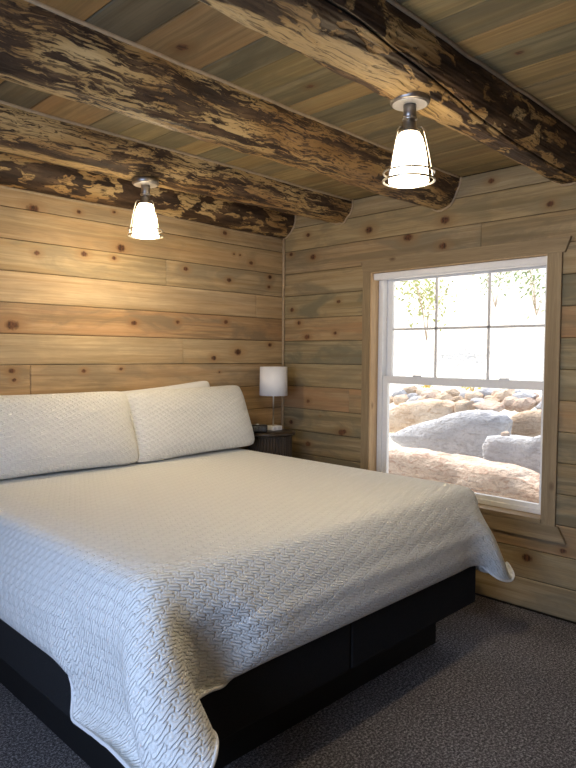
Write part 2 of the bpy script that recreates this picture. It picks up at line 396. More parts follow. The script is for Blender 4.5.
# left wall (with a wide second window) and wall behind the camera, out of the picture
L0, L1, LZ0, LZ1 = -3.6, -1.9, .7, 2.2
lw = Boards(lambda a, b, d: np.stack([X0+0*a+d, -a, b], 1), [], .06)
fw = Boards(lambda a, b, d: np.stack([a, Y0+d, b], 1), [], .06)
for k, z0, z1 in rows:
    rs = np.random.RandomState(500+k); t = vary(WARM, .15, rs)
    fw.add(X0, 0, z0, z1, vary(WARM, .15, rs), .2, .6)
    if z1 > LZ0 and z0 < LZ1:
        lw.add(0, -L1, z0, z1, t, .2, .6); lw.add(-L0, -Y0, z0, z1, t, .2, .6)
        if z0 < LZ0: lw.add(-L1, -L0, z0, LZ0, t, .2, .6)
        if z1 > LZ1 and z1-LZ1 > .01: lw.add(-L1, -L0, LZ1, z1, t, .2, .6)
    else: lw.add(0, -Y0, z0, z1, t, .2, .6)
lw.core([(X0-.2, X0-.006, L1, .0, -.1, CEIL+.1), (X0-.2, X0-.006, Y0, L0, -.1, CEIL+.1), (X0-.2, X0-.006, L0, L1, -.1, LZ0), (X0-.2, X0-.006, L0, L1, LZ1, CEIL+.1)])
fw.core([(X0-.2, .0, Y0-.2, Y0-.006, -.1, CEIL+.1)])
lw.build('wall_left'); fw.build('wall_front')

# ceiling boards run away from the headboard wall
rs = np.random.RandomState(77)
CE = [-4.72, -4.5, -4.3, -4.1, -3.9, -3.72, -3.52, -3.34, -3.15, -2.96, -2.77, -2.59, -2.39, -2.09, -1.93, -1.755, -1.575, -1.43, -1.22, -1.04, -.86, -.68, -.5, -.33, -.16, 0.]
CT = {-2.77: ((.34, .22, .10), .5, .6), -2.59: ((.17, .14, .10), 0, .8), -2.39: ((.34, .225, .12), .5, .6), -2.09: ((.24, .20, .13), .1, 1), -1.93: ((.36, .28, .15), 0, .8), -1.755: ((.30, .245, .15), 0, 1),
      -1.575: ((.40, .29, .15), .4, .4), -1.43: ((.26, .225, .15), 0, 1), -1.22: ((.38, .28, .15), .1, .7), -1.04: ((.33, .26, .16), .2, 1)}
CK = [(1.72, -2.25, 1.4), (2.6, -1.35, .9), (1.83, -1.67, 1.), (3.2, -1.1, 1.2), (2.7, -1.9, 1.), (3.0, -.6, 1.2), (1.2, -.9, 1.), (2.9, -1.5, 1.)]
cb = Boards(lambda a, b, d: np.stack([b, -a, CEIL-d], 1), CK, .016)
for x0, x1 in zip(CE, CE[1:]):
    t, pk, st = CT.get(x0, (vary((.36, .27, .15), .35, rs), rs.rand()*.5, .5+rs.rand()*.6))
    t = (t[0]*.80, t[1]*.82, t[2]*.74); st *= .75; j = .5+rs.rand()*4.2
    if -2.8 < x0 < -1: j = 4.6
    cb.add(0, j, x0, x1, t, pk, st, seed=int(-x0*100)); cb.add(j, -Y0, x0, x1, vary(t, .3, rs), pk, st, seed=int(-x0*100)+3)
cb.core([(X0-.2, .22, Y0-.2, .22, CEIL+.006, CEIL+.15)])
cb.build('ceiling', flip=True)

# carpet floor
bm = bmesh.new()
nx, ny = 60, 60
g = [[bm.verts.new((X0+(0-X0)*i/nx, Y0+(0-Y0)*j/ny, noise.noise(Vector((i*.4, j*.4, 0)))*.0015)) for j in range(ny+1)] for i in range(nx+1)]
for i in range(nx):
    for j in range(ny): bm.faces.new((g[i][j], g[i+1][j], g[i+1][j+1], g[i][j+1]))
box(bm, X0, 0, Y0, 0, -.1, -.01)
tag(obj('floor', bm, carpet_material(), smooth=False), kind='structure')

# roof slab, with an unseen eave added to block sun from the window
bm = bmesh.new(); box(bm, X0-.3, .75, Y0-.4, .6, CEIL+.16, CEIL+.3)
tag(obj('roof_sun_blocker', bm, M_TRIM), kind='structure')

# ------------------------------------------------------------------ trims of the room
bm = bmesh.new(); tube(bm, [(-.012, -.012, z) for z in np.linspace(.0, 2.46, 14)], .011, 8)
tag(obj('trim_1', bm, M_BEAD, smooth=True), kind='structure')

# ------------------------------------------------------------------ logs
def hewn(name, yc, zc, r0, r1, xa, xb, mode, seed, label, bump=.012, crack=None, pales=()):
    """log along x; radius r0 at xa to r1 at xb"""
    nx, na = (420, 120) if not crack else (460, 300)
    X = np.linspace(xa, xb, nx); TH = np.linspace(0, 2*PI, na, endpoint=False)
    co = np.zeros((nx, na, 3)); pale = np.zeros((nx, na)); ck = np.zeros((nx, na))
    for i, x in enumerate(X):
        t = i/(nx-1); r = r0+(r1-r0)*t
        sw = .014*math.sin(x*1.3+seed)
        for j, th in enumerate(TH):
            cx, sx = math.cos(th), math.sin(th)
            n1 = noise.noise(Vector((x*1.1+seed*9, cx*1.2, sx*1.2)))
            n2 = noise.noise(Vector((x*4.2+seed*5, cx*2.6, sx*2.6)))
            n3 = noise.noise(Vector((x*9+seed*2, cx*9, sx*9)))
            n4 = noise.noise(Vector((x*3+seed*2, cx*22, sx*22)))
            rr = r+bump*(n1*1.1+min(n2, .12)*1.1+n3*.25+n4*.2)
            if crack:
                cth = np.interp(x, crack[0], crack[1]); wob = .035*noise.noise(Vector((x*5, 3, 1)))
                dd = (math.degrees(th)-360-cth+180) % 360-180; dd += math.degrees(wob)
                w = abs(dd)/1.7
                if w < 1: rr -= .016*(1-w); ck[i, j] = min(1, (1-w)*1.8)
            for (px, pt, lx, lt) in pales:
                dd = (math.degrees(th)-360-pt+180) % 360-180
                q = ((x-px)/lx)**2+(dd/lt)**2+noise.noise(Vector((x*8, cx*8, sx*8)))*.5
                if q < 1: pale[i, j] = max(pale[i, j], min(1, (1-q)*5)); 
            co[i, j] = (x, yc+sw+rr*cx, zc+rr*sx)
    V = co.reshape(-1, 3); me = bpy.data.meshes.new(name); F = []
    idx = np.arange(nx*na).reshape(nx, na); nxt = np.roll(idx, -1, 1)
    Q = np.stack([idx[:-1].ravel(), nxt[:-1].ravel(), nxt[1:].ravel(), idx[1:].ravel()], 1).tolist()
    Q.append(idx[0].tolist()); Q.append(idx[-1][::-1].tolist())
    me.from_pydata(V.tolist(), [], Q); me.update()
    for nm, arr in (('pale', pale), ('crack', ck)):
        at = me.attributes.new(nm, 'FLOAT', 'POINT'); at.data.foreach_set('value', arr.ravel().astype(np.float32))
    sm = [True]*len(Q); sm[-1] = sm[-2] = False; me.polygons.foreach_set('use_smooth', sm)
    me.materials.append(log_material(name+'_wood', mode, seed))
    o = link(bpy.data.objects.new(name, me)); tag(o, label, 'log beam', 'peeled log beams under the ceiling')
    # sealant bead where the log meets the boards, a part of the log
    bmb = bmesh.new()
    for side in (0, 1):
        pts = []
        for i in range(0, nx, 3):
            ring = co[i]; below = np.abs(ring[:, 2]-(CEIL-.006)); m = (ring[:, 1] > yc) if side else (ring[:, 1] < yc)
            below[~m] = 9; j = int(below.argmin())
            if ring[j, 1] < -.02 and -4.7 < ring[j, 0] < -.01: pts.append((ring[j, 0], ring[j, 1]+(.004 if side else -.004), CEIL-.004))
        if len(pts) > 4: tube(bmb, pts, .0085, 6)
    end = co[-1] if xb < .05 else None
    if end is not None:
        pts = [(-.004, y, z) for x, y, z in end if z < CEIL+.01 and y < -.004]
        pts.sort(key=lambda q: math.atan2(q[2]-zc, q[1]-yc) if math.atan2(q[2]-zc, q[1]-yc) < PI/2 else -9)
        pts = [(-.004, yc+(y-yc)*1.03, zc+(z-zc)*1.03) for _, y, z in pts]
        if len(pts) > 4: tube(bmb, pts, .0075, 6)
    if bmb.verts: tag(obj('sealant_bead', bmb, M_BEAD, o, smooth=True), 'pale bead of sealant along the log')
    else: bmb.free()
    return o

crk = ([-4.5, -2.18, -1.95, -1.65, -1.17, -.82, 0], [-165, -149, -143, -134, -118, -113.5, -108])
hewn('log_beam', -2.305, 2.627, .150, .142, -4.70, -.002, 1, 1.0, 'large peeled log beam nearest the camera, with a long black crack and the larger-looking ceiling light', .013, crk,
     [(-1.95, -100, .30, 26), (-1.50, -88, .28, 20), (-2.35, -78, .25, 22), (-1.2, -60, .2, 14)])
hewn('log_beam', -1.450, 2.627, .170, .150, -4.70, -.002, 0, 2.3, 'long rough log beam with no light on it, second from the camera', .015)
hewn('log_beam', -.575, 2.630, .168, .128, -4.70, -.002, 0, 4.1, 'log beam carrying the small ceiling light above the pillows', .013, None, [(-1.55, -75, .3, 18), (-2.2, -100, .4, 14)])
hewn('log_beam', .030, 2.605, .152, .148, -4.70, -.002, 1, 5.7, 'half-hidden dark mottled log lying along the top of the headboard wall', .008)
bm = bmesh.new()
tube(bm, [(x, -.005, 2.605-math.sqrt(.1495**2-.03**2)-.004+.004*math.sin(x*4)) for x in np.linspace(-4.7, -.02, 60)], .007, 6)
tag(obj('trim_2', bm, M_BEAD, smooth=True), kind='structure')

# ------------------------------------------------------------------ window
win = empty('window_1', (.1, (OY0+OY1)/2, OZ0)); win['kind'] = 'structure'
def wpart(name, boxes, mat, bev=.003, parent=win):
    bm = bmesh.new()
    for b in boxes: box(bm, *b, bev)
    o = obj(name, bm, mat, None); o.parent = parent
    o.matrix_parent_inverse = parent.matrix_world.inverted() if parent is not win else Matrix.Translation(-Vector((.1, (OY0+OY1)/2, OZ0)))
    return o
T = .02
wpart('side_casing', [(-T, 0, -.895, -.830, .54, 2.115)], M_TRIM)
wpart('side_casing', [(-T, 0, -2.252, -2.168, .54, 2.115)], M_TRIM)
bm = bmesh.new()
def slant(bm, pts, x0, x1):
    a = [bm.verts.new((x0, y, z)) for y, z in pts]; b = [bm.verts.new((x1, y, z)) for y, z in pts]
    bm.faces.new(a); bm.faces.new(b[::-1])
    for i in range(len(pts)): bm.faces.new((a[i], a[(i+1) % len(pts)], b[(i+1) % len(pts)], b[i]))
for nm, pts in (('head_casing', [(-.807, 2.198), (-2.300, 2.198), (-2.268, 2.112), (-.835, 2.112)]), ('sill_casing', [(-.835, .542), (-2.268, .542), (-2.318, .450), (-.800, .450)])):
    bm = bmesh.new(); slant(bm, pts, -.024, 0)
    bmesh.ops.bevel(bm, geom=bm.edges[:], offset=.003, segments=2, affect='EDGES')
    o = obj(nm, bm, M_TRIMH); o.parent = win; o.matrix_parent_inverse = Matrix.Translation(-Vector(win.location))
wpart('jamb_lining', [(-.012, .2, OY1-.010, OY1+.004, OZ0, OZ1), (-.012, .2, OY0-.004, OY0+.010, OZ0, OZ1), (-.012, .2, OY0, OY1, OZ1-.008, OZ1+.002)], M_JAMB, .001)
wpart('stool_board', [(-.03, .2, OY0+.002, OY1-.002, OZ0-.022, OZ0+.006)], M_TRIMH, .003)
# white vinyl frame
FY0, FY1, FZ0, FZ1 = OY0+.010, OY1-.010, OZ0+.006, OZ1-.008
wpart('frame', [(.075, .175, FY0, FY0+.038, FZ0, FZ1), (.075, .175, FY1-.038, FY1, FZ0, FZ1), (.075, .175, FY0, FY1, FZ0, FZ0+.030), (.075, .175, FY0, FY1, FZ1-.035, FZ1)], M_VINYL, .003)
us = wpart('upper_sash', [(.130, .155, FY0+.036, -2.098, 1.335, FZ1-.03), (.130, .155, -.990, FY1-.036, 1.335, FZ1-.03), (.130, .155, -2.1, -.99, 2.052, FZ1-.03), (.130, .155, -2.1, -.99, 1.335, 1.372)], M_VINYL, .003)
ls = wpart('lower_sash', [(.090, .120, FY0+.034, -2.110, .59, 1.372), (.090, .120, -.984, FY1-.034, .59, 1.372), (.090, .120, -2.115, -.98, 1.318, 1.372), (.090, .120, -2.115, -.98, FZ0+.028, .628)], M_VINYL, .003)
wi = Matrix.Translation(-Vector(win.location))
def wsub(name, boxes, mat, parent, bev=.0015):
    bm = bmesh.new()
    for b in boxes: box(bm, *b, bev)
    o = obj(name, bm, mat); o.parent = parent; return o
wsub('muntin', [(.136, .148, -1.354, -1.338, 1.37, 2.054)], M_MUNTIN, us)
wsub('muntin', [(.136, .148, -1.742, -1.726, 1.37, 2.054)], M_MUNTIN, us)
wsub('muntin', [(.136, .148, -2.1, -.988, 1.700, 1.716)], M_MUNTIN, us)
wsub('glass_pane', [(.150, .153, -2.1, -.988, 1.368, 2.056)], M_GLASS, us, 0)
wsub('glass_pane', [(.104, .107, -2.114, -.980, .624, 1.322)], M_GLASS, ls, 0)
wsub('sash_lock', [(.082, .104, -1.26, -1.20, 1.372, 1.384)], M_VINYL, ls, .004)
wsub('sash_lock', [(.082, .104, -1.90, -1.84, 1.372, 1.384)], M_VINYL, ls, .004)
wpart('shade_headrail', [(.012, .060, OY0+.006, OY1-.006, 2.058, 2.106)], M_VINYL, .012)

# second window, left wall, out of the picture
w2 = empty('window_2', (X0-.1, (L0+L1)/2, LZ0)); w2['kind'] = 'structure'
bm = bmesh.new(); ym = (L0+L1)/2
for b in ((L0, L0+.05, LZ0, LZ1), (L1-.05, L1, LZ0, LZ1), (ym-.025, ym+.025, LZ0, LZ1), (L0, L1, LZ0, LZ0+.05), (L0, L1, LZ1-.05, LZ1)):
    box(bm, X0-.1, X0-.05, b[0], b[1], b[2], b[3])
o = obj('frame', bm, M_VINYL, w2); o.matrix_parent_inverse = Matrix.Translation(-Vector(w2.location))
bm = bmesh.new(); box(bm, X0-.08, X0-.077, L0+.03, L1-.03, LZ0+.03, LZ1-.03)
o = obj('glass_pane', bm, M_GLASS, w2); o.matrix_parent_inverse = Matrix.Translation(-Vector(w2.location))

# ------------------------------------------------------------------ bed base
BX0, BX1, BYF, BYH = -2.655, -.615, -2.085, -.03
bed = empty('bed_base', (-1.635, -1.0, 0)); tag(bed, 'black fabric covered platform bed base on a recessed black plinth', 'bed base')
bi = Matrix.Translation(-Vector(bed.location))
def bpart(name, bx, mat, bev=.01, parent=None):
    bm = bmesh.new(); box(bm, *bx, bev, 3); o = obj(name, bm, mat, parent or bed, smooth=False)
    if parent is None: o.matrix_parent_inverse = bi
    return o
bpart('plinth', (-2.575, -.775, -1.945, -.03, 0, .215), M_PLINTH, .004)
mid = -1.66
for nm, a, b in (('left half', BX0, mid-.004), ('right half', mid+.004, BX1)):
    s_ = bpart('box_panel', (a, b, BYF, -1.72, .215, .505), M_BLACK, .014)
    s2 = bpart('box_panel', (a, b, -1.712, BYH, .215, .505), M_BLACK, .014)

# ------------------------------------------------------------------ mattress
MX0, MX1, MYF, MZ = -2.665, -.590, -2.095, .832
bm = bmesh.new(); box(bm, MX0+.01, MX1-.01, MYF+.01, -.03, .507, MZ-.006, .07, 6)
mt = obj('mattress', bm, M_CLAY, smooth=True); tag(mt, 'thick white mattress hidden under the quilt on the black base', 'mattress')

# ------------------------------------------------------------------ quilt: cloth settled over the mattress
def settle():
    h = .025; DL, DR, DF = .385, .25, .385
    U = np.arange(MX0-DL, MX1+DR+1e-6, h); Vv = np.arange(MYF-DF, -.12, h)
    nu, nv = len(U), len(Vv)
    P = np.zeros((nu, nv, 3)); P[..., 0] = U[:, None]; P[..., 1] = Vv[None, :]; P[..., 2] = MZ+.012
    # the near corner of the quilt hangs a little longer than the side
    sm = np.clip((-1.72-Vv)/.08, 0, 1); sm = sm*sm*(3-2*sm)
    over = U < MX0
    P[over, :, 0] = MX0-(MX0-U[over])[:, None]*(1+.26*sm[None, :])
    R = .085
    c = np.array([(MX0+MX1)/2, (MYF+.6)/2]); hb = np.array([(MX1-MX0)/2, (.6-MYF)/2])
    pin = (P[..., 0] > MX0+.14) & (P[..., 0] < MX1-.14) & (P[..., 1] > MYF+.14)
    w = np.where(pin, 0., 1.)
    R0 = P.copy(); rs = np.random.RandomState(3); P += rs.randn(*P.shape)*.0006*w[..., None]
    cons = []
    def add(di, dj, L, k):
        for pi in range(2*max(1, abs(di)) if di else 1):
            for pj in range((2*max(1, abs(dj)) if dj else 1) if not di else 1):
                ii = np.arange(0, nu-abs(di)); jj = np.arange(0, nv-abs(dj))
                if di: ii = ii[(ii//abs(di)) % 2 == pi % 2] if pi < 2 else ii[:0]
                else: jj = jj[(jj//abs(dj)) % 2 == pj % 2] if pj < 2 else jj[:0]
                if len(ii) == 0 or len(jj) == 0: continue
                I, J = np.meshgrid(ii, jj, indexing='ij')
                J0 = J if dj >= 0 else J-dj
                cons.append((I, J0, I+abs(di), J0+dj, L, k))
    add(1, 0, h, 1.); add(0, 1, h, 1.); add(1, 1, h*2**.5, .55); add(1, -1, h*2**.5, .55); add(2, 0, 2*h, .30); add(0, 2, 2*h, .30); add(4, 0, 4*h, .10); add(0, 4, 4*h, .10); add(8, 0, 8*h, .12); add(0, 8, 8*h, .12)
    cons = [(a, b, c_, d, np.linalg.norm(R0[a, b]-R0[c_, d], axis=-1), k, w[a, b], w[c_, d]) for a, b, c_, d, L, k in cons]
    cons = [q for q in cons if (q[6]+q[7]).max() > 0]
    off = .008
    def collide(P):
        q = np.abs(P[..., :2]-c)-hb-off; qz = P[..., 2]-(MZ+.004)
        q3 = np.stack([q[..., 0], q[..., 1], qz], -1)+R
        m = np.maximum(q3, 0); ln = np.linalg.norm(m, axis=-1); mx = q3.max(-1)
        d = ln+np.minimum(mx, 0)-R
        g = m/np.maximum(ln, 1e-9)[..., None]
        ins = mx <= 0
        if ins.any():
            am = q3.argmax(-1); g[ins] = np.eye(3)[am[ins]]
        g[..., 0] *= np.sign(P[..., 0]-c[0]); g[..., 1] *= np.sign(P[..., 1]-c[1])
        push = np.where(d < 0, -d, 0)*(w > 0)
        # only where the cloth still belongs to the bed side above the floor
        return P+g*push[..., None], (d < .002)&(w > 0)
    Vel = np.zeros_like(P); dt = 1/60
    steps = 210
    TL = (-2.735, -2.345, .345); TR = (-.41, -2.15, .42)
    fi = np.where((U > MX0+.16) & (U < MX1-.05))[0]; li = np.where(Vv > -1.70)[0]; ci = np.where((Vv < -1.78) & (Vv > -2.26))[0]
    HC = np.stack([np.interp(Vv[ci], [-2.36, -2.1, -1.78], [-2.715, -2.735, -2.735]), np.interp(Vv[ci], [-2.26, -1.78], [-2.19, -1.78]), np.interp(Vv[ci], [-2.36, -2.10, -1.95, -1.78], [.385, .385, .355, .325])], 1)
    HF = np.stack([U[fi], np.full(len(fi), MYF-.022), np.full(len(fi), .462)], 1)
    HL = np.stack([np.full(len(li), MX0-.022), Vv[li], np.full(len(li), .462)], 1)
    tip = P[0, 0]
    for st in range(steps):
        Vel[..., 2] -= 9.8*dt*w
        Vel *= .965 if st < 150 else .90
        # the near left corner was pulled out and smoothed by hand
        Q = P+Vel*dt*w[..., None]
        for it in range(9):
            for a, b, c_, d, L, k, wa, wb in cons:
                D = Q[c_, d]-Q[a, b]; ln = np.sqrt((D*D).sum(-1))+1e-9; s = wa+wb
                co = (k*(ln-L)/ln/np.maximum(s, 1e-9))*(s > 0)
                D *= co[..., None]
                Q[a, b] += D*wa[..., None]; Q[c_, d] -= D*wb[..., None]
            # the bedmaker left each foot corner pulled out as a flap
            Q[0, 0] += (np.array(TL)-Q[0, 0])*.5; Q[-1, 0] += (np.array(TR)-Q[-1, 0])*.5
            Q[fi, 0] += (HF-Q[fi, 0])*.12; Q[0, li] += (HL-Q[0, li])*.12; Q[0, ci] += (HC-Q[0, ci])*.10
            Q, tch = collide(Q)
        Vel = (Q-P)/dt
        Vel[tch] *= .55
        P = Q
    return P, U, Vv
P, U, Vv = settle()
def grid_mesh(name, P, U, V, mat, lvl=2, thick=.009):
    nu, nv = P.shape[:2]; idx = np.arange(nu*nv).reshape(nu, nv)
    F = np.stack([idx[:-1, :-1].ravel(), idx[1:, :-1].ravel(), idx[1:, 1:].ravel(), idx[:-1, 1:].ravel()], 1)
    me = bpy.data.meshes.new(name); me.from_pydata(P.reshape(-1, 3).tolist(), [], F.tolist())
    uv = me.uv_layers.new(name='UVMap'); UU, VV = np.meshgrid(U, V, indexing='ij'); fl = np.stack([UU.ravel(), VV.ravel()], 1)
    uv.data.foreach_set('uv', fl[F.ravel()].ravel().astype(np.float32))
    me.polygons.foreach_set('use_smooth', [True]*len(F)); me.materials.append(mat)
    o = link(bpy.data.objects.new(name, me))
    m = o.modifiers.new('s', 'SUBSURF'); m.levels = lvl; m.render_levels = lvl
    if thick: 
        s = o.modifiers.new('t', 'SOLIDIFY'); s.thickness = thick; s.offset = -1 if P[nu//2, nv//2, 2] > 0 else 1
    return o
M_QUILT = quilt_material('quilted_cotton', (.88, .87, .82))
qt = grid_mesh('quilt', P, U, Vv, M_QUILT, 2, .006)
tag(qt, 'white stitched quilt draped over the bed with its corner hanging low', 'quilt')
edge = [P[0, j] for j in range(P.shape[1]-1, -1, -1)]+[P[i, 0] for i in range(1, P.shape[0])]+[P[-1, j] for j in range(1, P.shape[1])]
bm = bmesh.new(); tube(bm, [Vector(e) for e in edge], .0062, 8)
o = obj('hem_binding', bm, M_CLAY, qt, smooth=True); tag(o, 'smooth white binding sewn round the quilt edge')
m = o.modifiers.new('s', 'SUBSURF'); m.levels = 1; m.render_levels = 1

# ------------------------------------------------------------------ pillows
def pillow(name, wd, ht, th, mat, label, cat, group, loc, rx, rz, ry=0, seed=0, flange=.012, corner=1.0):
    nu, nv = 64, 44; top = np.zeros((nu, nv, 3)); bot = top.copy()
    for i in range(nu):
        for j in range(nv):
            a = -1+2*i/(nu-1); b = -1+2*j/(nv-1)
            ea = (1-abs(a)**3.2); eb = (1-abs(b)**2.6)
            z = th/2*max(ea, 0)**.42*max(eb, 0)**.5
            # sides pulled in between the corners
            x = a*wd/2*(1-.030*(1-b*b)*abs(a)**3-.05*abs(a)**9*abs(b)**9); y = b*ht/2*(1-.05*(1-a*a)*abs(b)**3-.07*abs(a)**9*abs(b)**9)
            n = noise.noise(Vector((a*2.2+seed, b*1.8, seed)))*.010*ea*eb
            n += noise.noise(Vector((a*6+seed, b*5, seed+4)))*.004*ea*eb
            top[i, j] = (x, y, z+n); bot[i, j] = (x, y, -z*.9-n)
    me = bpy.data.meshes.new(name); idx = np.arange(nu*nv).reshape(nu, nv)
    F = np.stack([idx[:-1, :-1].ravel(), idx[1:, :-1].ravel(), idx[1:, 1:].ravel(), idx[:-1, 1:].ravel()], 1)
    F2 = F[:, ::-1]+nu*nv
    V = np.concatenate([top.reshape(-1, 3), bot.reshape(-1, 3)]); FF = np.concatenate([F, F2])
    me.from_pydata(V.tolist(), [], FF.tolist())
    uv = me.uv_layers.new(name='UVMap'); fl = V[:, :2]
    uv.data.foreach_set('uv', fl[FF.ravel()].ravel().astype(np.float32))
    b_ = bmesh.new(); b_.from_mesh(me); bmesh.ops.remove_doubles(b_, verts=b_.verts, dist=.0004); b_.to_mesh(me); b_.free()
    me.polygons.foreach_set('use_smooth', [True]*len(me.polygons)); me.materials.append(mat)
    o = link(bpy.data.objects.new(name, me)); o.location = loc
    o.rotation_euler = (rx, ry, rz); tag(o, label, cat, group)
    return o
M_SHAM = quilt_material('quilted_sham', (.84, .82, .77), .036, .034, .006)
G = 'pillows against the headboard wall'
rx = math.radians(68)
pr = pillow('pillow', 1.02, .475, .235, M_SHAM, 'quilted white pillow nearest the lamp, leaning in front', 'pillow', G, (-1.105, -.25, 1.072), rx, math.radians(2), math.radians(-1), 2)
pl = pillow('pillow', 1.05, .475, .245, M_SHAM, 'quilted white pillow at the left edge, nearest the camera', 'pillow', G, (-2.10, -.26, 1.072), rx, math.radians(-2), math.radians(0), 9)
p3 = pillow('pillow', .92, .46, .07, M_CLAY, 'plain white pillow behind the lamp-side quilted one, only its top corner showing', 'pillow', G, (-1.215, -.050, 1.074), math.radians(82), 0, math.radians(-4.5), 5)
p4 = pillow('pillow', .95, .47, .07, M_CLAY, 'plain white pillow behind the left quilted one, only a strip of its top edge showing', 'pillow', G, (-2.19, -.050, 1.03), math.radians(82), 0, 0, 6)

# ------------------------------------------------------------------ round nightstand, lamp, clock
NZ = .938; NC = (-.345, -.215)
ns = empty('nightstand', (NC[0], NC[1], 0)); tag(ns, 'small round dark wood nightstand with ribbed sides in the corner', 'nightstand')
M_DWOOD = simple_wood('dark_stained_wood', (.014, .010, .007), (.035, .025, .017), 2, .35)
bm = bmesh.new(); lathe(bm, [(.01, NZ-.026), (.186, NZ-.026), (.194, NZ-.020), (.194, NZ-.006), (.188, NZ), (.01, NZ)], 64, cap=True); obj('table_top', bm, M_DWOOD, ns, True)
bm = bmesh.new()
N = 44
for i in range(N):
    a = 2*PI*i/N; lathe(bm, [(.011, .06), (.011, NZ-.027)], 8, (.155*math.cos(a), .155*math.sin(a), 0), True)
lathe(bm, [(.150, .06), (.150, NZ-.027)], 44, cap=True)
obj('ribbed_drum', bm, simple_wood('ribbed_brown_wood', (.028, .020, .014), (.065, .046, .032), 2, .5), ns)
bm = bmesh.new(); lathe(bm, [(.14, 0.001), (.14, .06)], 48, cap=True); obj('foot_ring', bm, M_PLINTH, ns)

lx, ly = -.290, -.190
lamp = empty('table_lamp', (lx, ly, NZ)); tag(lamp, 'slim table lamp with white drum shade, switched off, on the corner nightstand', 'lamp')
bm = bmesh.new(); box(bm, -.045, .055, -.045, .045, 0, .035, .008, 3); obj('lamp_base', bm, M_VINYL, lamp)
lb = lamp.children[0]
for dy in (-.024, .024):
    bm = bmesh.new(); box(bm, -.016+dy, .012+dy, -.0475, -.0445, .008, .027, .002); obj('outlet', bm, M_MUNTIN, lb)
bm = bmesh.new(); lathe(bm, [(.006, .034), (.006, .475)], 14, cap=True); obj('pole', bm, M_CHROME, lamp, True)
M_SHADE = simple('white_linen_shade', (.74, .73, .74), .9, nscale=300, amt=.04)
bm = bmesh.new(); lathe(bm, [(.106, .268), (.108, .268), (.105, .488), (.103, .488), (.106, .268)], 64); obj('lamp_shade', bm, M_SHADE, lamp, True)
bm = bmesh.new(); lathe(bm, [(.012, .36), (.016, .37), (.030, .43), (.022, .46), (.010, .475)], 20, cap=True); obj('bulb', bm, M_VINYL, lamp, True)
bm = bmesh.new()
for a in (0, 2*PI/3, 4*PI/3): tube(bm, [(0, 0, .470), (.103*math.cos(a), .103*math.sin(a), .480)], .0025, 6)
obj('shade_carrier', bm, M_CHROME, lamp)

ck = empty('alarm_clock', (-.480, -.225, NZ)); tag(ck, 'small black alarm clock beside the lamp base on the nightstand', 'clock')
ck.rotation_euler.z = math.radians(-35)
M_PLAST = simple('black_plastic', (.012, .012, .013), .3, nscale=50, amt=.1, bump=0)
bm = bmesh.new(); box(bm, -.066, .066, -.03, .03, .004, .058, .008, 3); obj('clock_body', bm, M_PLAST, ck)
bm = bmesh.new(); box(bm, -.055, .055, -.0325, -.0295, .012, .050, .001); obj('display', bm, simple('dark_display', (.03, .03, .035), .15, bump=0), ck)
dsp = ck.children[-1]
M_DIG = simple('grey_digits', (.10, .11, .12), .4, bump=0)
bm = bmesh.new()
SEG = {'1': 'bc', '2': 'abged', '0': 'abcdef', '8': 'abcdefg'}
for i, ch in enumerate(['1', '2', '0', '0']):
    ox = -.040+i*.021+(.006 if i > 1 else 0); oz = .018; w_, h_ = .011, .022
    sg = {'a': (0, w_, h_-.002, h_), 'g': (0, w_, h_/2-.001, h_/2+.001), 'd': (0, w_, 0, .002), 'b': (w_-.002, w_, h_/2, h_), 'c': (w_-.002, w_, 0, h_/2), 'e': (0, .002, 0, h_/2), 'f': (0, .002, h_/2, h_)}
    for k in SEG[ch]: a, b, c_, d = sg[k]; box(bm, ox+a, ox+b, -.0335, -.0325, oz+c_, oz+d)
obj('digits', bm, M_DIG, dsp)
bm = bmesh.new(); lathe(bm, [(.012, .058), (.012, .062), (.006, .065)], 20, (-.005, 0, 0), True); tag(obj('button', bm, M_VINYL, ck), 'round white button on top')

